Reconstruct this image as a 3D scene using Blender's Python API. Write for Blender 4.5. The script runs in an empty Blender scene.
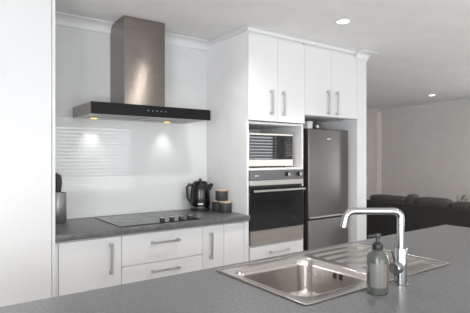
import bpy, bmesh, math, random
from mathutils import Vector, Matrix
random.seed(7)
S = bpy.context.scene
C = S.collection

# ------------------------------------------------------------------ camera
cam = bpy.data.cameras.new('camera'); camo = bpy.data.objects.new('camera', cam); C.objects.link(camo)
cam.sensor_width = 36; cam.lens = 424/470*36; cam.clip_start = 0.02
YAW = math.radians(36.2)
camo.location = (0, 0, 1.364); camo.rotation_euler = (math.radians(90), 0, -YAW)
S.camera = camo
# ------------------------------------------------------------------ world, light, exposure
W = bpy.data.worlds.new('world'); S.world = W; W.use_nodes = True
bgn = W.node_tree.nodes['Background']; bgn.inputs[0].default_value = (0.80, 0.88, 1.0, 1); bgn.inputs[1].default_value = 1.0
S.view_settings.view_transform = 'Standard'; S.view_settings.look = 'None'
S.view_settings.gamma = 1; S.view_settings.exposure = -0.53; S.view_settings.use_curve_mapping = False

def area(name, loc, rot, sx, sy, power, col):
    l = bpy.data.lights.new(name, 'AREA'); l.shape = 'RECTANGLE'; l.size = sx; l.size_y = sy; l.energy = power; l.color = col
    o = bpy.data.objects.new(name, l); C.objects.link(o); o.location = loc; o.rotation_euler = rot; return o
DAY = (0.96, 0.98, 1.0)
# daylight standing in the three glazed openings of the wall behind the camera
WY = -3.2
area('daylight', (0.3, WY-0.25, 1.15), (math.radians(90), 0, 0), 2.9, 2.1, 165, DAY)
area('daylight', (3.15, WY-0.25, 1.15), (math.radians(90), 0, 0), 1.9, 2.1, 92, DAY)
area('daylight', (6.7, WY-0.25, 1.45), (math.radians(90), 0, 0), 2.1, 1.3, 60, DAY)
area('daylight', (-1.85, -1.1, 1.15), (math.radians(90), 0, math.radians(-90)), 2.4, 2.1, 300, DAY)  # lamp for an added left opening, lifts the ceiling and side panel
area('daylight', (8.2, 0.9, 1.15), (math.radians(90), 0, math.radians(90)), 1.9, 2.1, 150, DAY)  # lamp for an added right opening, brightens the living room

# ------------------------------------------------------------------ materials
def mat(name, col, rough=0.5, metal=0.0, noise=None, bump=None, **kw):
    """noise=(scale vector, amount, detail) tints the colour; bump=(scale vector, strength)"""
    m = bpy.data.materials.new(name); m.use_nodes = True
    nt = m.node_tree; b = nt.nodes['Principled BSDF']
    b.inputs['Base Color'].default_value = (*col, 1); b.inputs['Roughness'].default_value = rough; b.inputs['Metallic'].default_value = metal
    for k, v in kw.items():
        b.inputs[k.replace('_', ' ')].default_value = v
    tc = nt.nodes.new('ShaderNodeTexCoord')
    def tex(scale, detail=4):
        mp = nt.nodes.new('ShaderNodeMapping'); mp.inputs['Scale'].default_value = scale
        nt.links.new(tc.outputs['Object'], mp.inputs[0])
        n = nt.nodes.new('ShaderNodeTexNoise'); n.inputs['Scale'].default_value = 1; n.inputs['Detail'].default_value = detail
        nt.links.new(mp.outputs[0], n.inputs[0]); return n
    if noise is None: noise = ((6, 6, 6), 0.03, 3)
    n = tex(noise[0], noise[2]); r = nt.nodes.new('ShaderNodeValToRGB')
    r.color_ramp.elements[0].position = 0.3; r.color_ramp.elements[1].position = 0.7
    a = noise[1]
    r.color_ramp.elements[0].color = (*[c*(1-a) for c in col], 1); r.color_ramp.elements[1].color = (*[min(1, c*(1+a)) for c in col], 1)
    nt.links.new(n.outputs[0], r.inputs[0]); nt.links.new(r.outputs[0], b.inputs['Base Color'])
    if bump:
        n2 = tex(bump[0], 3); bp = nt.nodes.new('ShaderNodeBump'); bp.inputs['Strength'].default_value = bump[1]; bp.inputs['Distance'].default_value = 0.002
        nt.links.new(n2.outputs[0], bp.inputs['Height']); nt.links.new(bp.outputs[0], b.inputs['Normal'])
    return m
def emit(name, col, s):
    m = bpy.data.materials.new(name); m.use_nodes = True; nt = m.node_tree
    b = nt.nodes['Principled BSDF']; b.inputs['Base Color'].default_value = (*col, 1)
    b.inputs['Emission Color'].default_value = (*col, 1); b.inputs['Emission Strength'].default_value = s; return m

M = dict(
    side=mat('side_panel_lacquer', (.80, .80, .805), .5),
    wall=mat('wall_paint', (.61, .615, .62), .6, bump=((120,)*3, .05)),
    wall_living=mat('living_wall_paint', (.68, .645, .618), .7, bump=((120,)*3, .05)),
    ceiling=mat('ceiling_paint', (.75, .745, .74), .8),
    trim=mat('white_trim', (.66, .665, .67), .5),
    cream=mat('lit_edge_cream', (.84, .79, .74), .6),
    floor=mat('timber_floor', (.66, .63, .59), .4, noise=((1.5, 14, 1), .25, 6)),
    white=mat('white_lacquer', (.68, .68, .685), .5, noise=((3,)*3, .01, 2)),
    white_in=mat('white_melamine', (.74, .74, .75), .45),
    splash=mat('pale_glass_splashback', (.68, .70, .697), .7, Specular_IOR_Level=.1, Coat_Weight=1.0, Coat_IOR=1.5, Coat_Roughness=.002, noise=((2,)*3, .01, 2)),
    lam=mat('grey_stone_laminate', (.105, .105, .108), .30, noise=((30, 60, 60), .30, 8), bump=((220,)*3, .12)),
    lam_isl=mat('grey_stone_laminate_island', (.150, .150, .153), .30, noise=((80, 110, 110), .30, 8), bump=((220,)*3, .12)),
    steel=mat('brushed_steel', (.36, .335, .31), .30, 1.0, noise=((3, 3, 260), .10, 3), bump=((4, 4, 500), .05)),
    steel_v=mat('brushed_steel_dark', (.27, .24, .22), .27, 1.0, noise=((4, 4, 200), .08, 3), bump=((4, 4, 500), .05)),
    fridge=mat('fridge_steel', (.205, .195, .187), .38, 1.0, noise=((200, 200, 3), .05, 3)),
    sink=mat('satin_sink_steel', (.58, .55, .52), .20, 1.0, noise=((6, 60, 60), .012, 2)),
    chrome=mat('chrome', (.44, .44, .45), .12, 1.0, noise=((3,)*3, .01, 1)),
    nickel=mat('satin_nickel', (.58, .58, .59), .32, 1.0),
    blackglass=mat('black_glass', (.008, .008, .009), .03, Coat_Weight=1.0, Coat_Roughness=.02),
    nickel2=mat('brushed_chrome', (.34, .34, .345), .22, 1.0),
    hoodblack=mat('hood_black_glass', (.008, .008, .009), .22, Specular_IOR_Level=.2),
    ovenglass=mat('oven_door_glass', (.010, .010, .011), .05, Specular_IOR_Level=.28),
    hobglass=mat('hob_glass', (.022, .022, .024), .06, Specular_IOR_Level=.3),
    black=mat('black_plastic', (.015, .015, .017), .35),
    kettle=mat('black_gloss', (.006, .006, .007), .16),
    dark=mat('dark_void', (.02, .02, .02), .7),
    panel=mat('dark_steel', (.20, .20, .205), .3, 1.0, noise=((3, 3, 260), .08, 3)),
    steel_l=mat('polished_steel_strip', (.60, .585, .565), .3, 1.0),
    mesh=mat('filter_mesh', (.35, .34, .33), .45, 1.0, noise=((300,)*3, .3, 2)),
    cream_pl=mat('cream_enamel', (.70, .675, .61), .4),
    charcoal=mat('charcoal_tin', (.035, .036, .038), .5),
    bamboo=mat('bamboo', (.60, .44, .31), .5, noise=((8, 60, 8), .15, 4)),
    kblock=mat('grey_metal_block', (.30, .295, .28), .35, 0.8, noise=((200, 200, 3), .08, 3)),
    sofa=mat('charcoal_fabric', (.030, .027, .025), .9, noise=((120,)*3, .3, 3), bump=((400,)*3, .4)),
    sofa2=mat('charcoal_cushion_fabric', (.085, .074, .067), .9, noise=((120,)*3, .3, 3), bump=((400,)*3, .4)),
    leaf=mat('leaf_green', (.16, .24, .10), .5, noise=((30,)*3, .3, 3)),
    pot=mat('white_ceramic', (.7, .69, .66), .4),
    wood=mat('dark_wood', (.10, .06, .04), .5, noise=((3, 40, 3), .3, 4)),
    bottle=mat('frosted_green_bottle', (.105, .115, .10), .16, Transmission_Weight=.35, IOR=1.3, Coat_Weight=.5),
    label_m=mat('bottle_label', (.135, .14, .122), .35),
    rose=mat('rose_print', (.22, .10, .085), .5),
    mark=mat('pale_mark', (.7, .7, .72), .4),
    ring=mat('hob_ring_print', (.12, .12, .125), .2),
    lamp=emit('warm_hood_lamp', (1.0, .68, .16), 2.6),
    led=emit('downlight_lens', (1.0, .97, .92), 14),
    dots=emit('touch_icons', (.25, .3, .45), .1),
    blind=mat('blind_slat', (.62, .62, .61), .5),
    boxw=mat('white_card', (.72, .72, .70), .6),
)

def brushed(m, a, rot):
    nt = m.node_tree; b = nt.nodes['Principled BSDF']; tg = nt.nodes.new('ShaderNodeTangent'); tg.direction_type = 'RADIAL'; tg.axis = 'Z'
    nt.links.new(tg.outputs[0], b.inputs['Tangent']); b.inputs['Anisotropic'].default_value = a; b.inputs['Anisotropic Rotation'].default_value = rot
brushed(M['steel_v'], .96, 0.25)
# ------------------------------------------------------------------ helpers
WL = {}
def wl(o): return WL.get(o.name, Vector((0, 0, 0))) if o else Vector((0, 0, 0))
def obj(name, bm, m, parent=None, smooth=False):
    off = wl(parent)
    if off.length: bmesh.ops.translate(bm, verts=bm.verts, vec=-off)
    bmesh.ops.recalc_face_normals(bm, faces=bm.faces)
    me = bpy.data.meshes.new(name); bm.to_mesh(me); bm.free()
    if smooth:
        for p in me.polygons: p.use_smooth = True
        try: me.set_sharp_from_angle(angle=math.radians(40))
        except Exception: pass
    me.materials.append(M[m] if isinstance(m, str) else m)
    o = bpy.data.objects.new(name, me); C.objects.link(o)
    if parent: o.parent = parent; WL[o.name] = Vector(off)
    return o
def thing(name, label, cat, loc, group=None):
    o = bpy.data.objects.new(name, None); C.objects.link(o); o.location = loc; o.empty_display_size = .05
    WL[o.name] = Vector(loc); o['label'] = label; o['category'] = cat
    if group: o['group'] = group
    return o
def tag(o, label, cat, group=None):
    o['label'] = label; o['category'] = cat
    if group: o['group'] = group
    return o
def struct(name, bm, m, smooth=False):
    o = obj(name, bm, m, None, smooth); o['kind'] = 'structure'; return o
def NB(): return bmesh.new()
def box(bm, x0, x1, y0, y1, z0, z1, bev=0, seg=2):
    r = bmesh.ops.create_cube(bm, size=1)
    vs = r['verts']
    for v in vs:
        v.co = Vector(((x0+x1)/2+v.co.x*(x1-x0), (y0+y1)/2+v.co.y*(y1-y0), (z0+z1)/2+v.co.z*(z1-z0)))
    if bev:
        es = {e for v in vs for e in v.link_edges}
        bmesh.ops.bevel(bm, geom=list(es), offset=bev, segments=seg, affect='EDGES', profile=.5)
    return bm
def B(*a, **k): return box(NB(), *a, **k)
def cyl(bm, p, r, h, axis='z', seg=32, r2=None, bev=0):
    """cylinder from p along +axis, length h"""
    rr = bmesh.ops.create_cone(bm, cap_ends=True, segments=seg, radius1=r, radius2=r if r2 is None else r2, depth=h)
    vs = rr['verts']; bmesh.ops.translate(bm, verts=vs, vec=(0, 0, h/2))
    if axis == 'y': bmesh.ops.rotate(bm, verts=vs, matrix=Matrix.Rotation(-math.pi/2, 3, 'X'))
    if axis == '-y': bmesh.ops.rotate(bm, verts=vs, matrix=Matrix.Rotation(math.pi/2, 3, 'X'))
    if axis == 'x': bmesh.ops.rotate(bm, verts=vs, matrix=Matrix.Rotation(math.pi/2, 3, 'Y'))
    if axis == '-x': bmesh.ops.rotate(bm, verts=vs, matrix=Matrix.Rotation(-math.pi/2, 3, 'Y'))
    bmesh.ops.translate(bm, verts=vs, vec=p)
    return bm
def lathe(bm, p, prof, seg=40, sx=1, sy=1):
    rings = []
    for r, z in prof:
        if r <= 1e-6: rings.append([bm.verts.new((p[0], p[1], p[2]+z))])
        else: rings.append([bm.verts.new((p[0]+r*sx*math.cos(2*math.pi*i/seg), p[1]+r*sy*math.sin(2*math.pi*i/seg), p[2]+z)) for i in range(seg)])
    for a, b in zip(rings, rings[1:]):
        for i in range(seg):
            j = (i+1) % seg
            if len(a) == 1 and len(b) == 1: continue
            if len(a) == 1: bm.faces.new((a[0], b[i], b[j]))
            elif len(b) == 1: bm.faces.new((a[i], a[j], b[0]))
            else: bm.faces.new((a[i], a[j], b[j], b[i]))
    return bm
def tube(bm, pts, r, seg=16, closed=False, caps=True, rz=None):
    pts = [Vector(p) for p in pts]; n = len(pts); rings = []
    up0 = None
    for i, p in enumerate(pts):
        if closed: t = (pts[(i+1) % n]-pts[i-1]).normalized()
        else: t = (pts[min(i+1, n-1)]-pts[max(i-1, 0)]).normalized()
        if up0 is None:
            up0 = Vector((0, 0, 1)) if abs(t.z) < .9 else Vector((1, 0, 0))
        u = (up0-t*up0.dot(t)).normalized(); up0 = u; w = t.cross(u)
        R = r[i] if isinstance(r, (list, tuple)) else r
        rings.append([bm.verts.new(p+u*math.cos(2*math.pi*k/seg)*(rz or R)+w*math.sin(2*math.pi*k/seg)*R) for k in range(seg)])
    m = n if closed else n-1
    for i in range(m):
        a, b = rings[i], rings[(i+1) % n]
        for k in range(seg): bm.faces.new((a[k], a[(k+1) % seg], b[(k+1) % seg], b[k]))
    if caps and not closed:
        bm.faces.new(rings[0]); bm.faces.new(rings[-1])
    return bm
def arc_path(pts, rad, n=8):
    """round the inner corners of a polyline"""
    pts = [Vector(p) for p in pts]; out = [pts[0]]
    for a, b, c in zip(pts, pts[1:], pts[2:]):
        u = (a-b).normalized(); v = (c-b).normalized()
        for k in range(n+1):
            t = k/n
            out.append((b+u*rad)*(1-t)**2+b*2*t*(1-t)+(b+v*rad)*t**2)
    out.append(pts[-1]); return out
def sweep_profile(bm, path, prof):
    """path: 2D polyline with the room on its right; prof: (distance into room, z)"""
    P = [Vector(p) for p in path]; n = len(P); cols = []
    for i in range(n):
        ns = []
        if i > 0: d = (P[i]-P[i-1]).normalized(); ns.append(Vector((d.y, -d.x)))
        if i < n-1: d = (P[i+1]-P[i]).normalized(); ns.append(Vector((d.y, -d.x)))
        if len(ns) == 2:
            m = (ns[0]+ns[1]); m = m/m.dot(ns[0])
        else: m = ns[0]
        cols.append([bm.verts.new((P[i].x+m.x*d_, P[i].y+m.y*d_, z)) for d_, z in prof])
    k = len(prof)
    for a, b in zip(cols, cols[1:]):
        for i in range(k):
            j = (i+1) % k; bm.faces.new((a[i], a[j], b[j], b[i]))
    bm.faces.new(cols[0]); bm.faces.new(cols[-1]); return bm
def cove(s, z=2.4):
    e = .001
    p = [(e, z-e), (e, z-s), (s*.13, z-s)]
    for k in range(1, 8):
        a = k/8*math.pi/2
        p.append((s*.13+(s*.74)*(1-math.cos(a)), z-s*.9+(s*.74)*math.sin(a)))
    p += [(s*.92, z-s*.13), (s, z-s*.10), (s, z-e)]
    return p

# ------------------------------------------------------------------ setting
CZ = 2.4
XL, XR, YB, YK, YL = -1.6, 7.95, WY, 3.27, 5.53
PX0, PX1 = -0.30, 0.6187      # pantry
TY = 2.674
TX0 = 2.075                   # side of the tall units
FY = 2.63                     # front plane of the tall units and pantry
NX0, NX1 = 3.432, 3.578       # nib wall
struct('floor', B(XL, XR, YB, YL, -.1, 0), 'floor')
struct('ceiling', B(XL-.12, XR+.12, YB-.12, YL+.12, CZ, CZ+.1), 'ceiling')
struct('wall_back', B(XL-.12, NX0, YK, YK+.12, 0, CZ), 'wall')
struct('wall_nib', B(NX0, NX1, 2.655, YL, 0, CZ), 'trim')
struct('wall_living_back', B(NX1, XR+.12, YL, YL+.12, 0, CZ), 'wall_living')
wq = NB(); box(wq, XR, XR+.12, YB-.12, 0, 0, CZ); box(wq, XR, XR+.12, 1.8, YL, 0, CZ); box(wq, XR, XR+.12, 0, 1.8, 2.1, CZ)
struct('wall_right', wq, 'wall_living')
f = NB()
for a in ((.001, .05), (.87, .93), (1.75, 1.799)): box(f, XR+.03, XR+.09, a[0], a[1], .001, 2.099)
for a in ((.001, .05), (2.05, 2.099)): box(f, XR+.03, XR+.09, .05, 1.75, a[0], a[1])
struct('window_5', f, 'trim')  # unseen window, added to let light into the living room
wq = NB(); box(wq, XL-.12, XL, YB-.12, -2.2, 0, CZ); box(wq, XL-.12, XL, 0, YK, 0, CZ); box(wq, XL-.12, XL, -2.2, 0, 2.1, CZ)
struct('wall_left', wq, 'wall')
f = NB()
for a in ((-2.199, -2.15), (-1.13, -1.07), (-.05, -.001)): box(f, XL-.09, XL-.03, a[0], a[1], .001, 2.099)
for a in ((.001, .05), (2.05, 2.099)): box(f, XL-.09, XL-.03, -2.15, -.05, a[0], a[1])
struct('window_4', f, 'trim')  # unseen window, added to light the ceiling and cabinet side
# wall behind the camera with its three openings
wb = NB()
ops = [(-1.15, 1.75, 0, 2.1), (2.2, 4.1, 0, 2.1), (5.65, 7.75, .85, 2.05)]
xs = XL
for x0, x1, z0, z1 in ops:
    box(wb, xs, x0, YB-.12, YB, 0, CZ); box(wb, x0, x1, YB-.12, YB, z1, CZ)
    if z0: box(wb, x0, x1, YB-.12, YB, 0, z0)
    xs = x1
box(wb, xs, XR, YB-.12, YB, 0, CZ)
struct('wall_front', wb, 'wall')
for i, (x0, x1, z0, z1) in enumerate(ops):
    f = NB(); z0 = max(z0, .001)
    for a, b_ in ((x0, x0+.05), ((x0+x1)/2-.03, (x0+x1)/2+.03), (x1-.05, x1)):
        if i == 1 and a > x0 and b_ < x1: continue
        box(f, a+.001, b_-.001, YB-.09, YB-.03, z0, z1-.001)
    box(f, x0+.05, x1-.05, YB-.09, YB-.03, z1-.05, z1-.001); box(f, x0+.05, x1-.05, YB-.09, YB-.03, z0, z0+.05)
    struct('window_%d' % (i+1), f, 'trim')
for x0, x1, z0, z1 in ops[1:]:
    r = thing('venetian_blind', 'pale venetian blind with open slats across the %s' % ('glazed door' if z0 == 0 else 'living room window'), 'blind', ((x0+x1)/2, YB+.05, z1-.02), )
    obj('head_rail', B(x0+.02, x1-.02, YB+.015, YB+.065, z1-.03, z1+.02), 'blind', r)
    sl = NB(); z = z1-.07
    while z > z0+.04:
        q = box(sl, x0+.03, x1-.03, YB+.012, YB+.068, z-.0015, z+.0015)
        vs = [v for v in sl.verts if abs(v.co.z-z) < .002]
        bmesh.ops.rotate(sl, verts=vs, cent=(0, YB+.04, z), matrix=Matrix.Rotation(math.radians(-48), 3, 'X'))
        z -= .079
    obj('slats', sl, 'blind', r)

# cornices
struct('trim_1', sweep_profile(NB(), [(PX1+.002, YK), (TX0, YK)], cove(.075)), 'trim', True)
struct('trim_2', sweep_profile(NB(), [(TX0, YK-.002), (TX0, TY-.018), (NX0-.03, TY-.018)], cove(.036)), 'trim', True)
struct('trim_3', sweep_profile(NB(), [(NX0-.028, 2.655), (NX1, 2.655), (NX1, YL), (XR, YL), (XR, YB)], cove(.08)), 'trim', True)
struct('trim_4', sweep_profile(NB(), [(XL, YB), (XL, YK), (PX0, YK)], cove(.075)), 'trim', True)
struct('trim_5', B(7.775, 7.945, YL-.03, YL-.001, 0, 2.318, bev=.004), 'cream')  # corner strip; the brightness of a lit doorway edge is in its cream colour
struct('baseboard_right', B(XR-.015, XR-.001, 2.2, YL-.04, .001, .09), 'trim')

# ------------------------------------------------------------------ handles
def handle_v(parent, x, y, z0, z1, lab=None):
    """bow handle standing off a front that faces -Y"""
    b = NB(); box(b, x-.008, x+.008, y-.032, y-.022, z0+.004, z1-.004, bev=.002)
    for z in (z0, z1-.022): box(b, x-.009, x+.009, y-.033, y+.0005, z, z+.024, bev=.002)
    return obj('handle', b, 'nickel', parent)
def handle_h(parent, x0, x1, y, z):
    b = NB(); box(b, x0+.004, x1-.004, y-.032, y-.022, z-.008, z+.008, bev=.002)
    for x in (x0, x1-.022): box(b, x, x+.024, y-.033, y+.0005, z-.009, z+.009, bev=.002)
    return obj('handle', b, 'nickel', parent)
DY0, DY1 = FY+.022, FY+.040      # thickness of base fronts (behind the worktop's overhang)

# pantry
t = thing('pantry_cabinet', 'tall white pantry cabinet filling the left edge, plain door without visible handle', 'cabinet', ((PX0+PX1)/2, YK-.02, 0))
obj('end_panel', B(PX1-.0175, PX1, FY, YK-.002, 0, 2.395, bev=.001), 'white', t)
obj('carcass', B(PX0, PX1-.019, FY+.022, YK-.002, 0, 2.395), 'white_in', t)
obj('door', B(PX0+.45, PX1-.0205, FY+.001, FY+.020, .12, 2.39, bev=.0015), 'white', t)
obj('door', B(PX0+.002, PX0+.447, FY+.001, FY+.020, .12, 2.39, bev=.0015), 'white', t)

# base cabinets
BX = [PX1+.001, .641, 1.030, 1.648, 1.836, 2.030, TX0-.001]
def base_unit(x0, x1, lab):
    t = thing('base_cabinet', lab, 'cabinet', ((x0+x1)/2, (DY1+YK)/2, 0), 'white base cabinets along the back wall')
    obj('carcass', B(x0+.0005, x1-.0005, DY1+.001, YK-.002, .10, .859), 'white_in', t)
    obj('kickboard', B(x0+.0005, x1-.0005, DY1+.05, DY1+.066, 0, .0995), 'white_in', t)
    return t
G = .0016
t = base_unit(BX[0], BX[2], 'white base cabinet left of the drawers, next to the tall pantry')
obj('filler', B(BX[0], BX[1]-G, DY0, DY1, .11, .848, bev=.001), 'white', t)
d = obj('door', B(BX[1]+G, BX[2]-G, DY0, DY1, .11, .848, bev=.0015), 'white', t)
handle_v(d, .955, DY0, .618, .812)
t = base_unit(BX[2], BX[3], 'white drawer unit with long bar handles under the cooktop')
zs = [(.11, .389), (.393, .643), (.647, .848)]
for z0, z1 in zs:
    d = obj('drawer', B(BX[2]+G, BX[3]-G, DY0, DY1, z0, z1, bev=.0015), 'white', t)
    handle_h(d, 1.235, 1.445, DY0, {.647: .780, .393: .588, .11: .335}[z0])
t = base_unit(BX[3], BX[4], 'narrow white base cabinet with upright handle right of the drawers')
d = obj('door', B(BX[3]+G, BX[4]-G, DY0, DY1, .11, .848, bev=.0015), 'white', t)
handle_v(d, 1.712, DY0, .605, .798)
t = base_unit(BX[4], BX[6], 'plain white base cabinet without handle, against the tall oven cabinet')
obj('door', B(BX[4]+G, BX[5]-G, DY0, DY1, .11, .848, bev=.0015), 'white', t)
obj('filler', B(BX[5]+G, BX[6], DY0, DY1, .11, .848, bev=.001), 'white', t)

# back worktop
wt = NB(); box(wt, PX1+.001, TX0-.001, FY-.003, YK-.0005, .860, .9, bev=.004, seg=3)
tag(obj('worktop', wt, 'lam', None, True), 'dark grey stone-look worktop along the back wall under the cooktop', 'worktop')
# splashback
tag(obj('splashback', B(PX1+.002, TX0-.002, YK-.008, YK-.001, .9005, 1.655, bev=.001), 'splash'), 'pale glossy glass splashback behind the cooktop below the range hood', 'splashback')

# ------------------------------------------------------------------ tall oven cabinet
OX0, OX1 = TX0, 2.706
t = thing('oven_cabinet', 'tall white cabinet housing the oven and microwave, two doors above', 'cabinet', ((OX0+OX1)/2, 2.95, 0))
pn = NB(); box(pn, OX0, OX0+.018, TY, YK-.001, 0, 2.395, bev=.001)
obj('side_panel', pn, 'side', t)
obj('side_panel', B(OX1-.018, OX1, TY, YK-.001, 0, 2.395, bev=.001), 'white', t)
ix0, ix1 = OX0+.0185, OX1-.0185
for z0, z1 in ((.10, .118), (.628, .646), (1.252, 1.270), (1.630, 1.648), (2.355, 2.395)): obj('shelf', B(ix0, ix1, TY+.002, YK-.02, z0, z1), 'white', t)
obj('back_panel', B(ix0, ix1, YK-.018, YK-.002, .10, 2.39), 'white_in', t)
dd = obj('drawer', B(OX0+.0195, OX1-.0195, TY-.018, TY+.001, .43, .632, bev=.0015), 'white', t)
handle_h(dd, 2.292, 2.500, TY-.018, .575)
dd = obj('drawer', B(OX0+.0195, OX1-.0195, TY-.018, TY+.001, .12, .427, bev=.0015), 'white', t)
handle_h(dd, 2.292, 2.500, TY-.018, .37)
mx = 2.386
for x0, x1, hx in ((OX0+.001, mx-G, 2.307), (mx+G, OX1-G, 2.440)):
    d = obj('door', B(x0, x1, TY-.019, TY-.001, 1.655, 2.345, bev=.0015), 'white', t)
    handle_v(d, hx, TY-.019, 1.709, 1.908)
obj('scribe', B(OX0+.0195, OX1-.0195, TY-.010, TY+.0015, 2.348, 2.394), 'white', t)

# oven
t = thing('wall_oven', 'built-in stainless steel oven with black glass door in the tall cabinet', 'oven', ((OX0+OX1)/2, 2.9, .6465))
a0, a1 = OX0+.0205, OX1-.0205
obj('body', B(a0+.02, a1-.02, TY+.004, TY+.50, .6465, 1.235), 'dark', t)
p = obj('control_panel', B(a0, a1, TY-.020, TY+.003, 1.170, 1.2515, bev=.002), 'panel', t)
obj('badge', B(a0+.045, a0+.085, TY-.0215, TY-.0195, 1.203, 1.211), 'mark', p)
for kx in (2.495, 2.632):
    k = NB(); cyl(k, (kx, TY-.0205, 1.215), .020, .006, '-y', 28); cyl(k, (kx, TY-.026, 1.215), .0165, .018, '-y', 28, r2=.015)
    kb = obj('knob', k, 'black', p, True)
    q = NB(); cyl(q, (kx, TY-.0442, 1.215), .0145, .0015, '-y', 28); obj('knob_cap', q, 'nickel', kb)
obj('trim_strip', B(a0, a1, TY-.018, TY+.003, 1.128, 1.1685, bev=.001), 'steel_l', t)
obj('vent_slot', B(a0+.005, a1-.005, TY-.008, TY+.003, 1.108, 1.127), 'dark', t)
d = obj('door', B(a0, a1, TY-.020, TY+.003, .765, 1.106, bev=.0015), 'ovenglass', t)
hb = NB(); tube(hb, [(a0+.012, TY-.055, 1.086), (a1-.012, TY-.055, 1.086)], .0095, 16)
for x in (a0+.045, a1-.045): cyl(hb, (x, TY-.0205, 1.086), .006, .034, '-y', 12)
obj('handle', hb, 'steel_l', d, True)
obj('lower_panel', B(a0, a1, TY-.020, TY+.003, .6475, .7635, bev=.0015), 'steel', t)

# microwave
t = thing('microwave', 'cream microwave with dark glass door on the shelf above the oven', 'microwave', (2.37, 2.86, 1.2705))
m0, m1, mz0, mz1, my = 2.112, 2.604, 1.284, 1.556, TY+.025
obj('body', B(m0, m1, my+.021, my+.37, mz0, mz1, bev=.006), 'cream_pl', t)
fb = NB(); box(fb, m0, m1, my, my+.0205, mz0, mz0+.055, bev=.003); box(fb, m0, m1, my, my+.0205, mz1-.014, mz1, bev=.003)
box(fb, m0, m0+.006, my, my+.02, mz0+.055, mz1-.014); box(fb, m1-.004, m1, my, my+.02, mz0+.055, mz1-.014)
obj('front_frame', fb, 'cream_pl', t)
obj('door', B(m0+.0065, m1-.100, my-.004, my+.020, mz0+.056, mz1-.0145, bev=.002), 'blackglass', t)
p = obj('control_panel', B(m1-.0985, m1-.0045, my-.004, my+.020, mz0+.056, mz1-.0145, bev=.002), 'black', t)
obj('display', B(m1-.085, m1-.020, my-.0055, my-.0035, mz1-.055, mz1-.030), 'blackglass', p)
for r_ in range(5):
    for c_ in range(3):
        bx = m1-.083+c_*.023; bz = mz1-.085-r_*.023
        obj('button', B(bx, bx+.016, my-.006, my-.0035, bz-.012, bz, bev=.001), 'steel_v', p)
for x in (m0+.05, m1-.05):
    for y in (my+.06, my+.32):
        obj('foot', cyl(NB(), (x, y, 1.2705), .014, .0138, seg=16), 'black', t)

# ------------------------------------------------------------------ over-fridge cabinet
t = thing('overhead_cabinet', 'white two-door overhead cabinet above the refrigerator', 'cabinet', ((OX1+NX0)/2, 2.95, 1.733))
c0, c1 = OX1+.001, NX0-.001
obj('carcass', B(c0, c1, TY+.002, YK-.002, 1.733, 2.395), 'white_in', t)
mx = 3.062
for x0, x1, hx in ((c0, mx-G, 2.998), (mx+G, c1-.002, 3.120)):
    d = obj('door', B(x0, x1, TY-.019, TY+.001, 1.733, 2.345, bev=.0015), 'white', t)
    handle_v(d, hx, TY-.019, 1.752, 1.968)
obj('scribe', B(c0, c1, TY-.010, TY+.0015, 2.348, 2.394), 'white', t)

# fridge
fx0, fx1, fy, fz = 2.838, 3.395, 2.735, 1.625
t = thing('refrigerator', 'stainless steel bottom-freezer refrigerator in the recess beside the oven cabinet', 'refrigerator', ((fx0+fx1)/2, 3.0, 0))
obj('body', B(fx0+.002, fx1-.002, fy+.062, fy+.50, .03, fz, bev=.004), 'steel_v', t)
obj('plinth', B(fx0+.02, fx1-.02, fy+.07, fy+.4, 0, .0295), 'black', t)
d = obj('door', B(fx0, fx1, fy, fy+.060, .790, fz-.002, bev=.010, seg=3), 'fridge', t, True)
bd = NB(); box(bd, 3.085, 3.135, fy-.0025, fy+.001, 1.525, 1.536, bev=.001); obj('badge', bd, 'mark', d)
hb = NB(); box(hb, fx0+.004, fx1-.004, fy-.016, fy+.004, .792, .806, bev=.004); obj('handle', hb, 'nickel', d)
d = obj('freezer_door', B(fx0, fx1, fy, fy+.060, .035, .778, bev=.010, seg=3), 'fridge', t, True)

# things on the fridge
o = thing('storage_box', 'small white box on top of the refrigerator, left side', 'box', (2.92, 2.83, fz))
obj('body', B(2.892, 2.958, 2.80, 2.88, fz, fz+.048, bev=.003), 'boxw', o)
obj('lid', B(2.890, 2.960, 2.798, 2.882, fz+.0485, fz+.070, bev=.003), 'boxw', o)
o = thing('small_camera', 'small black gadget with a pale round front on top of the refrigerator', 'camera', (3.01, 2.84, fz))
obj('body', B(2.972, 3.040, 2.815, 2.865, fz, fz+.078, bev=.008), 'black', o, True)
obj('grip', B(3.041, 3.085, 2.81, 2.86, fz, fz+.055, bev=.008), 'black', o, True)
obj('lens_barrel', cyl(NB(), (3.030, 2.8145, fz+.026), .016, .015, '-y', 24), 'mark', o, True)

# ------------------------------------------------------------------ range hood
hx0, hx1, hy, hz0, hz1 = .8915, 1.832, 2.831, 1.650, 1.731
t = thing('range_hood', 'wide stainless steel canopy range hood with black glass front strip', 'range hood', ((hx0+hx1)/2, YK, hz0))
cb = NB()
box(cb, hx0, hx1, hy+.014, YK-.002, hz1-.004, hz1, bev=.001)
box(cb, hx0, hx0+.006, hy+.014, YK-.002, hz0+.006, hz1-.004); box(cb, hx1-.006, hx1, hy+.014, YK-.002, hz0+.006, hz1-.004)
box(cb, hx0+.006, hx1-.006, YK-.008, YK-.002, hz0+.006, hz1-.004)
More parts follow.
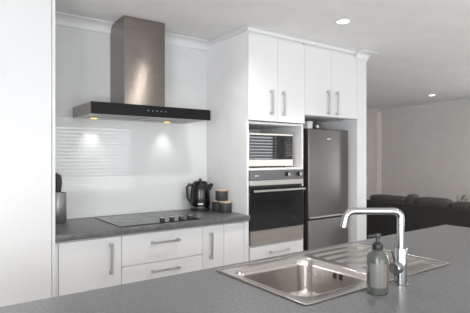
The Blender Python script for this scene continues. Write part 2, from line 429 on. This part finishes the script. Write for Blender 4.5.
# underside frame
box(cb, hx0, hx1, hy+.014, hy+.050, hz0, hz0+.006); box(cb, hx0, hx1, YK-.13, YK-.002, hz0, hz0+.006)
for x0, x1 in ((hx0, hx0+.05), ((hx0+hx1)/2-.018, (hx0+hx1)/2+.018), (hx1-.05, hx1)): box(cb, x0, x1, hy+.050, YK-.13, hz0, hz0+.006)
obj('canopy', cb, 'steel', t)
g = obj('glass_strip', B(hx0, hx1, hy, hy+.0135, hz0, hz1+.001, bev=.001), 'hoodblack', t)
for i in range(5):
    q = NB(); cyl(q, (1.30+i*.034, hy-.0008, (hz0+hz1)/2+.004), .0035, .0012, 'y', 12); obj('touch_button', q, 'dots', g)
for x0, x1 in ((hx0+.052, (hx0+hx1)/2-.020), ((hx0+hx1)/2+.020, hx1-.052)):
    fm = NB(); box(fm, x0, x1, hy+.052, YK-.132, hz0+.004, hz0+.012)
    obj('grease_filter', fm, 'mesh', t)
ch = obj('chimney', B(1.177, 1.507, 2.980, YK-.002, hz1+.0005, 2.398, bev=.002), 'steel_v', t)
for lx in (1.022, 1.630):
    q = NB(); cyl(q, (lx, 3.185, hz0-.003), .024, .003, seg=28); obj('lamp_lens', q, 'lamp', t)
    l = bpy.data.lights.new('hood_lamp_light', 'SPOT'); l.energy = 3.4; l.color = (1, .97, .90); l.spot_size = math.radians(76); l.spot_blend = 1; l.shadow_soft_size = .02
    o = bpy.data.objects.new('hood_lamp_light', l); C.objects.link(o); o.location = (lx, 3.185, hz0-.012); o.rotation_euler = (math.radians(8), 0, 0)

# ------------------------------------------------------------------ cooktop
t = thing('cooktop', 'black glass cooktop with four knobs set in the back worktop', 'cooktop', (1.34, 2.94, .9))
gl = obj('glass_plate', B(1.030, 1.642, 2.680, 3.190, .9002, .9062, bev=.0015), 'hobglass', t)
for x, y, r in ((1.175, 2.87, .09), (1.175, 3.09, .072), (1.45, 3.06, .09), (1.47, 2.87, .0)):
    if r:
        q = NB(); tube(q, [(x+r*math.cos(a*math.pi/24), y+r*math.sin(a*math.pi/24), .9064) for a in range(48)], .0012, 6, closed=True, rz=.0004)
        obj('cooking_zone', q, 'ring', gl)
for kx in (1.358, 1.433, 1.508, 1.583):
    q = NB(); lathe(q, (kx, 2.726, .9063), [(0, 0), (.0185, 0), (.0195, .003), (.0175, .021), (.016, .0235), (0, .024)], 28)
    kk = obj('knob', q, 'black', t, True)
    q = NB(); lathe(q, (kx, 2.726, .9303), [(0, 0), (.0160, 0), (.0150, .0025), (0, .003)], 28); obj('knob_cap', q, 'nickel', kk, True)

# ------------------------------------------------------------------ knife block + knives
kbx, kby = .752, 3.150
t = thing('knife_block', 'round brushed grey knife block on the worktop beside the pantry', 'knife block', (kbx, kby, .9))
q = NB(); lathe(q, (kbx, kby, .9005), [(0, 0), (.060, 0), (.062, .003), (.062, .206), (.060, .209), (.056, .209), (.056, .012), (0, .012)], 48)
obj('body', q, 'kblock', t, True)
for i, (dx, dy, h, ln) in enumerate(((-.003, -.014, .130, 0), (.020, .012, .118, 0))):
    x, y = kbx+dx, kby+dy
    kn = thing('kitchen_knife', ['black-handled knife in the round block with the taller handle, nearest the pantry', 'black-handled knife in the round block with the lower handle, nearest its right rim'][i], 'knife', (x, y, .914), 'knives in the round block')
    bl = NB(); vs = [bl.verts.new(v) for v in ((x-.010, y, .914), (x+.008, y, .935), (x+.010, y, 1.1105), (x-.012, y, 1.1105))]
    f = bl.faces.new(vs); e = bmesh.ops.extrude_face_region(bl, geom=[f]); bmesh.ops.translate(bl, verts=[v for v in e['geom'] if isinstance(v, bmesh.types.BMVert)], vec=(0, .002, 0))
    obj('blade', bl, 'nickel', kn)
    hd = NB(); pts = [(x, y, 1.1110), (x-.001, y, 1.125), (x+.003, y, 1.118+h*.45), (x+.001, y, 1.118+h*.8), (x-.004, y, 1.118+h)]
    tube(hd, pts, [.011, .012, .0145, .0135, .010], 14); obj('grip', hd, 'black', kn, True)

# ------------------------------------------------------------------ kettle
kx, ky = 1.925, 3.140
t = thing('kettle', 'glossy black electric kettle with chrome trim at the corner of the back worktop', 'kettle', (kx, ky, .9))
q = NB(); lathe(q, (kx, ky, .9005), [(0, 0), (.082, 0), (.084, .003), (.083, .016), (.079, .020), (0, .020)], 48); obj('power_base', q, 'black', t, True)
q = NB(); lathe(q, (kx, ky, .9210), [(0, 0), (.081, 0), (.083, .003), (.0825, .016), (.0805, .018), (0, .018)], 48); obj('chrome_band', q, 'chrome', t, True)
q = NB(); lathe(q, (kx, ky, .9395), [(0, 0), (.0850, 0), (.0870, .02), (.0860, .08), (.0820, .140), (.0740, .180), (.0640, .196), (0, .197)], 48)
bd = obj('body', q, 'kettle', t, True)
q = NB(); lathe(q, (kx, ky, 1.1370), [(0, 0), (.060, 0), (.061, .004), (.055, .012), (.035, .018), (0, .020)], 40); obj('lid', q, 'kettle', t, True)
q = NB(); lathe(q, (kx, ky, 1.1572), [(0, 0), (.014, 0), (.011, .006), (.015, .014), (0, .017)], 24); obj('lid_knob', q, 'black', t, True)
# spout points right, handle left (across the view)
ux, uy = .90, -.43
def rel(d, z, s=0): return (kx+ux*d-uy*s, ky+uy*d+ux*s, z)
q = NB(); tube(q, [rel(.060, 1.075), rel(.084, 1.103), rel(.104, 1.128)], [.026, .022, .013], 18); obj('spout', q, 'kettle', t, True)
q = NB(); tube(q, arc_path([rel(-.058, 1.118), rel(-.114, 1.122), rel(-.110, .985), rel(-.078, .965)], .035), .0105, 14, rz=.0105); obj('handle', q, 'black', t, True)
q = NB(); tube(q, arc_path([rel(-.064, 1.132), rel(-.128, 1.136), rel(-.123, .980), rel(-.080, .951)], .038), .0045, 10); obj('handle_trim', q, 'chrome', t, True)
q = NB(); box(q, -.022, .022, -.003, .003, -.007, .007, bev=.001)
av = math.atan2(-ky, -kx)+math.pi/2
bmesh.ops.rotate(q, verts=q.verts, matrix=Matrix.Rotation(av, 3, 'Z')); dn = Vector((-kx, -ky)).normalized()
bmesh.ops.translate(q, verts=q.verts, vec=(kx+dn.x*.0815, ky+dn.y*.0875, .962)); obj('badge', q, 'mark', bd)

# canisters
def canister(x, y, z, lab):
    t = thing('canister', lab, 'canister', (x, y, z), 'charcoal canisters with bamboo lids')
    q = NB(); lathe(q, (x, y, z+.0004), [(0, 0), (.0505, 0), (.052, .003), (.052, .076), (.050, .080), (0, .080)], 40); obj('body', q, 'charcoal', t, True)
    q = NB(); lathe(q, (x, y, z+.0808), [(0, 0), (.0515, 0), (.053, .003), (.053, .011), (.051, .013), (0, .013)], 40); obj('lid', q, 'bamboo', t, True)
canister(2.020, 2.895, .9, 'charcoal canister with bamboo lid, front one of the lower two')
canister(2.020, 3.005, .9, 'charcoal canister with bamboo lid, mostly hidden between kettle and front canister')
canister(2.019, 2.950, .9945, 'charcoal canister with bamboo lid stacked on top of two others')

# ------------------------------------------------------------------ island
IX0, IX1, IY0, IY1 = -.45, 2.87, .48, 1.487
sx0, sx1, sy0, sy1 = .950, 1.832, .928, 1.437
bx0, bx1, by0, by1 = .992, 1.402, .985, 1.378
def ring_slab(bm, X0, X1, Y0, Y1, hx0_, hx1_, hy0_, hy1_, z0, z1):
    o = [(X0, Y0), (X1, Y0), (X1, Y1), (X0, Y1)]; h = [(hx0_, hy0_), (hx1_, hy0_), (hx1_, hy1_), (hx0_, hy1_)]
    V = {}
    for z in (z0, z1):
        for n, l in (('o', o), ('h', h)):
            for i, p in enumerate(l): V[n, i, z] = bm.verts.new((*p, z))
    for i in range(4):
        j = (i+1) % 4
        for z in (z0, z1): bm.faces.new((V['o', i, z], V['o', j, z], V['h', j, z], V['h', i, z]))
        for n in 'oh': bm.faces.new((V[n, i, z0], V[n, j, z0], V[n, j, z1], V[n, i, z1]))
    return bm
it = ring_slab(NB(), IX0, IX1, IY0, IY1, sx0+.012, sx1-.012, sy0+.012, sy1-.012, .858, .9)
bmesh.ops.bevel(it, geom=[e for e in it.edges if all(abs(v.co.z-.9) < 1e-5 for v in e.verts) and all(abs(v.co.x-IX0) < 1e-5 or abs(v.co.x-IX1) < 1e-5 or abs(v.co.y-IY0) < 1e-5 or abs(v.co.y-IY1) < 1e-5 for v in e.verts) and (abs(e.verts[0].co.x-e.verts[1].co.x) < 1e-5 or abs(e.verts[0].co.y-e.verts[1].co.y) < 1e-5)], offset=.004, segments=3, affect='EDGES')
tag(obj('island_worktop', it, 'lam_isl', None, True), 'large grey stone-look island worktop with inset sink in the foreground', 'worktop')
t = thing('island_cabinet', 'white island base cabinet beneath the grey worktop with the sink', 'cabinet', (1.2, 1.1, 0))
pb = NB()
for a in ((IX0+.02, IX1-.02, IY1-.04, IY1-.022, .0, .857), (IX0+.02, IX1-.02, .80, .818, .0, .857), (IX0+.02, IX0+.038, .818, IY1-.04, 0, .857), (IX1-.038, IX1-.02, .818, IY1-.04, 0, .857), (IX0+.038, IX1-.038, .818, IY1-.04, .1, .118)): box(pb, *a)
obj('carcass', pb, 'white', t)

# sink
def rrect(x0, x1, y0, y1, r, n=8):
    pts = []
    for cx, cy, a0_ in ((x1-r, y1-r, 0), (x0+r, y1-r, 90), (x0+r, y0+r, 180), (x1-r, y0+r, 270)):
        for k in range(n+1):
            a = math.radians(a0_+90*k/n); pts.append((cx+r*math.cos(a), cy+r*math.sin(a)))
    return pts
t = thing('kitchen_sink', 'stainless steel inset sink with single bowl and ribbed drainer in the island', 'sink', (1.39, 1.18, .9))
ZD = .9022
bm = NB()
def loop(pts, z): return [bm.verts.new((x, y, z)) for x, y in pts]
def bridge(a, b):
    n = len(a)
    for i in range(n): bm.faces.new((a[i], a[(i+1) % n], b[(i+1) % n], b[i]))
cx_, cy_ = (bx0+bx1)/2, (by0+by1)/2
def inset(d, r, n=8): return rrect(bx0+d, bx1-d, by0+d, by1-d, r, n)
rows = [(rrect(sx0+.004, 1.432, sy0+.004, sy1-.004, .001), ZD), (inset(-.006, .062), ZD), (inset(-.002, .060), ZD-.001), (inset(.002, .058), ZD-.006),
        (inset(.005, .056), ZD-.03), (inset(.012, .054), ZD-.135), (inset(.018, .054), ZD-.155), (inset(.032, .052), ZD-.168), (inset(.055, .045), ZD-.173), (inset(.14, .04), ZD-.176)]
L = [loop(p, z) for p, z in rows]
for a, b in zip(L, L[1:]): bridge(a, b)
bm.faces.new(L[-1])
obj('bowl', bm, 'sink', t, True)
# drainer as a pressed sheet
bm = NB(); nx, ny = 60, 130
X0, X1, Y0, Y1 = 1.4321, sx1-.004, sy0+.004, sy1-.004
def dz(x, y):
    mx_ = min(1, max(0, min(x-1.455, 1.795-x)/.02)); my_ = min(1, max(0, min(y-(sy0+.045), (sy1-.045)-y)/.012))
    m_ = mx_*my_; m_ = m_*m_*(3-2*m_)
    w = math.cos((y-sy0-.045)/(sy1-sy0-.09)*2*math.pi*6)
    return ZD-.006*m_+.0065*m_*max(0, w)**1.3
gv = [[bm.verts.new((X0+(X1-X0)*i/nx, Y0+(Y1-Y0)*j/ny, dz(X0+(X1-X0)*i/nx, Y0+(Y1-Y0)*j/ny))) for j in range(ny+1)] for i in range(nx+1)]
for i in range(nx):
    for j in range(ny): bm.faces.new((gv[i][j], gv[i+1][j], gv[i+1][j+1], gv[i][j+1]))
obj('drainer', bm, 'sink', t, True)
q = NB(); tube(q, [(x, y, .9035) for x, y in rrect(sx0+.004, sx1-.004, sy0+.004, sy1-.004, .012, 5)], .0055, 10, closed=True, rz=.0030)
obj('rim', q, 'sink', t, True)
q = NB(); lathe(q, (cx_, cy_, ZD-.1755), [(0, .002), (.020, .002), (.024, .004), (.040, .003), (.042, 0)], 36); obj('waste_strainer', q, 'chrome', t, True)
for oy in (1.158, 1.168, 1.190, 1.200):
    obj('overflow_slot', B(bx1-.0085, bx1-.0052, oy-.0035, oy+.0035, .848, .872, bev=.001), 'dark', t)

# tap
tx, ty = 1.392, .886
t = thing('kitchen_tap', 'chrome swivel mixer tap with squared spout rising beside the sink', 'tap', (tx, ty, .9))
q = NB(); lathe(q, (tx, ty, .9003), [(0, 0), (.029, 0), (.029, .004), (.0235, .006), (.0232, .070), (.0232, .130), (.0215, .134), (0, .134)], 40); obj('body', q, 'chrome', t, True)
sd = Vector((-.807, .59, 0))
pz = 1.166
p0 = Vector((tx, ty, 1.0345)); p1 = Vector((tx, ty, pz)); p2 = p1+sd*.194; p3 = p2+sd*.012+Vector((0, 0, -.052))
q = NB(); tube(q, arc_path([p0, p1, p2, p3], .030, 12), .0128, 20); obj('spout', q, 'chrome', t, True)
dr = (p3-p2).normalized(); q = NB(); tube(q, [p3-dr*.006, p3+dr*.006], .0142, 20); obj('aerator', q, 'chrome', t, True)
# lever: fat barrel on the side of the body
ld = Vector((-.90, -.05, 0)).normalized(); lz = .966
q = NB(); c = Vector((tx, ty, lz)); tube(q, [c+ld*.018, c+ld*.044, c+ld*.048], [.0225, .0225, .019], 24); tube(q, [c+ld*.032+Vector((0, 0, .012)), c+ld*.044+Vector((0, 0, .040)), c+ld*.058+Vector((0, 0, .066))], [.006, .005, .0045], 12)
obj('lever', q, 'nickel2', t, True)

# soap bottle
bx, by = 1.247, .880
t = thing('soap_dispenser', 'grey-green glass soap pump bottle with black pump beside the tap', 'soap bottle', (bx, by, .9))
q = NB(); lathe(q, (bx, by, .9004), [(0, 0), (.033, 0), (.0355, .004), (.0360, .012), (.0360, .112), (.0345, .124), (.028, .136), (.018, .143), (.0150, .147), (0, .147)], 48)
bo = obj('bottle', q, 'bottle', t, True)
# printed label wrapped on the front
lb = NB(); ca = math.atan2(-by, -bx)
def wrap(bm, a0_, a1_, z0, z1, r, n=12):
    ps = [(bx+r*math.cos(a0_+(a1_-a0_)*k/n), by+r*math.sin(a0_+(a1_-a0_)*k/n)) for k in range(n+1)]
    A = [bm.verts.new((*p, z0)) for p in ps]; D = [bm.verts.new((*p, z1)) for p in ps]
    for k in range(n): bm.faces.new((A[k], A[k+1], D[k+1], D[k]))
wrap(lb, ca-.75, ca+.95, .925, 1.005, .0364); obj('label', lb, 'label_m', bo, True)
st = NB()
for i in range(9): wrap(st, ca+.45, ca+.45+random.uniform(.25, .42), .935+i*.0072, .9385+i*.0072, .0367, 5)
obj('label_print', st, 'rose', bo, True)
q = NB(); lathe(q, (bx, by, 1.0476), [(0, 0), (.0175, 0), (.0185, .002), (.0180, .016), (.010, .024), (.0062, .026), (.0062, .040), (0, .040)], 28)
pu = obj('pump_collar', q, 'black', t, True)
q = NB(); hd = Vector((-.86, .50, 0)); c = Vector((bx, by, 1.094)); lathe(q, (bx, by, 1.0878), [(0, 0), (.0105, 0), (.0115, .003), (.0105, .013), (0, .014)], 24)
tube(q, [c-hd*.004, c+hd*.026, c+hd*.034+Vector((0, 0, -.005))], [.0062, .0050, .0040], 12); obj('pump_head', q, 'black', t, True)

# ------------------------------------------------------------------ living room
sX = 4.975; sY0, sY1 = 1.25, 3.98
t = thing('sofa', 'charcoal fabric sofa seen from behind, beyond the island', 'sofa', (5.4, (sY0+sY1)/2, 0))
q = NB(); box(q, sX, sX+.15, sY0, sY1, .06, .75, bev=.018, seg=3); obj('backrest', q, 'sofa', t, True)
obj('seat_frame', B(sX+.151, sX+.93, sY0+.16, sY1-.16, .10, .28, bev=.015), 'sofa', t, True)
for y0, y1 in ((sY0, sY0+.158), (sY1-.158, sY1)): obj('armrest', B(sX+.151, sX+.95, y0, y1, .06, .58, bev=.03, seg=3), 'sofa', t, True)
n = 3; w = (sY1-sY0-.32)/n
def pillow(bm, c, sx, sy, sz, rot=None, nn=14, puff=.35):
    """soft cushion: superellipsoid slab"""
    vs0 = set(bm.verts)
    bmesh.ops.create_uvsphere(bm, u_segments=28, v_segments=18, radius=1)
    vs = [v for v in bm.verts if v not in vs0]
    for v in vs:
        x, y, z = v.co
        def se(a, p): return math.copysign(abs(a)**p, a)
        v.co = Vector((se(x, puff)*sx/2, se(y, puff)*sy/2, se(z, .6)*sz/2))
    if rot: bmesh.ops.rotate(bm, verts=vs, matrix=rot)
    bmesh.ops.translate(bm, verts=vs, vec=c)
    return bm
for i in range(n):
    yc = sY0+.16+w*(i+.5)
    obj('seat_cushion', B(sX+.30, sX+.94, yc-w/2+.004, yc+w/2-.004, .281, .44, bev=.035, seg=3), 'sofa', t, True)
    R_ = Matrix.Rotation(math.radians(78), 3, 'Y')
    q = pillow(NB(), (sX+.270, yc, .555), .23, w-.02, .19, R_)
    obj('back_cushion', q, 'sofa2', t, True)
for x, y in ((sX+.06, sY0+.06), (sX+.06, sY1-.06), (sX+.85, sY0+.08), (sX+.85, sY1-.08)):
    obj('foot', cyl(NB(), (x, y, 0), .02, .0595, seg=14), 'wood', t)
cush = [((sX+.245, 3.49, .765), .17, .58, .12, 'long flat charcoal cushion on the sofa top nearest the white column'),
        ((sX+.245, 3.14, .785), .16, .11, .16, 'small rolled charcoal cushion sticking highest above the sofa'),
        ((sX+.255, 2.855, .760), .20, .45, .16, 'plump charcoal cushion in the middle of the visible sofa back'),
        ((sX+.255, 2.360, .765), .20, .52, .110, 'flatter charcoal cushion at the right edge, in front of the green plant')]
for c, a, b_, h, lab in cush:
    q = pillow(NB(), (0, 0, 0), a, b_, h, None, puff=.4)
    o = obj('throw_cushion', q, 'sofa2', None, True); o.location = c; tag(o, lab, 'cushion', 'cushions along the sofa back')

# table + plant
px_, py_ = 6.30, 3.02
t = thing('coffee_table', 'dark low coffee table hidden behind the sofa under the green plant', 'table', (px_, py_, 0))
obj('tabletop', B(px_-.3, px_+.3, py_-.55, py_+.55, .42, .45, bev=.004), 'wood', t)
for x in (-.26, .26):
    for y in (-.5, .5): obj('leg', B(px_+x-.02, px_+x+.02, py_+y-.02, py_+y+.02, 0, .4195), 'wood', t)
t = thing('potted_plant', 'small green leafy plant in a pot beyond the sofa', 'plant', (px_, py_, .4503))
q = NB(); lathe(q, (px_, py_, .4505), [(0, 0), (.05, 0), (.065, .10), (.06, .10), (.05, .085), (0, .085)], 28); obj('pot', q, 'pot', t, True)
lf = NB()
for i in range(70):
    a = random.uniform(0, 2*math.pi); r = random.uniform(.01, .10); z = .62+random.uniform(.02, .20)-r*.3
    c = Vector((px_+r*math.cos(a), py_+r*math.sin(a), z)); d1 = Vector((math.cos(a), math.sin(a), random.uniform(-.2, .9))).normalized(); d2 = d1.cross(Vector((0, 0, 1))).normalized()
    L_ = random.uniform(.03, .05)
    up = d1.cross(d2)*.003
    vv = [lf.verts.new(p) for p in (c-d1*L_*.6, c+d2*L_*.35+up, c+d1*L_*.6, c-d2*L_*.35+up)]; lf.faces.new(vv)
    
obj('leaves', lf, 'leaf', t)
sm = NB()
for i in range(16):
    a = i*2.4; tube(sm, [(px_, py_, .53), (px_+.04*math.cos(a), py_+.04*math.sin(a), .62), (px_+.08*math.cos(a), py_+.08*math.sin(a), .74+.05*math.sin(i))], .002, 6)
obj('stems', sm, 'leaf', t)

# light switch
o = thing('light_switch', 'small white light switch plate on the far living room wall', 'light switch', (XR, 5.23, 1.22))
obj('plate', B(XR-.010, XR-.001, 5.13, 5.26, 1.18, 1.255, bev=.002), 'trim', o)
for y in (5.165, 5.205): obj('rocker', B(XR-.014, XR-.0102, y, y+.022, 1.205, 1.232, bev=.001), 'white', o)

# ------------------------------------------------------------------ downlights
def downlight(x, y, e, lab, beam=120):
    t = thing('downlight', lab, 'downlight', (x, y, CZ), 'recessed ceiling downlights')
    q = NB(); lathe(q, (x, y, CZ), [(.045, -.0065), (.057, -.005), (.060, -.0008), (.045, -.0008), (.045, -.0065)], 36); obj('ring', q, 'trim', t, True)
    q = NB(); cyl(q, (x, y, CZ-.0050), .0445, .004, seg=32); obj('lens', q, 'led', t)
    l = bpy.data.lights.new('downlight_light', 'SPOT'); l.energy = e; l.color = (1, .95, .88); l.spot_size = math.radians(beam); l.spot_blend = .8; l.shadow_soft_size = .035
    o = bpy.data.objects.new('downlight_light', l); C.objects.link(o); o.location = (x, y, CZ-.012)
downlight(2.581, 2.128, 85, 'round ceiling downlight in front of the tall kitchen cabinets', 88)
downlight(6.896, 3.804, 9, 'round ceiling downlight over the far living room')
# unseen lamps: one by the hood, then others added to light the room
downlight(1.72, 2.128, 75, 'round ceiling downlight in front of the range hood', 150)
downlight(-0.1, 2.128, 85, 'unseen added ceiling downlight in front of the pantry', 88)  # added lamp, brightens the aisle and lower drawers
for x, y, lab in ((0.2, 0.3, 'above the near end of the island'), (2.0, 0.3, 'above the sink side of the island'), (0.2, -1.6, 'behind the camera near the wide glazed door'), (2.3, -1.6, 'behind the camera near the blind-covered door'),
                  (4.6, 0.6, 'between the island and the living room'), (6.6, 1.2, 'above the right side of the living room'), (4.9, 4.4, 'over the passage behind the kitchen nib wall')):
    downlight(x, y, 26, 'unseen added ceiling downlight '+lab, 95)  # added fill lamps, none of them in view
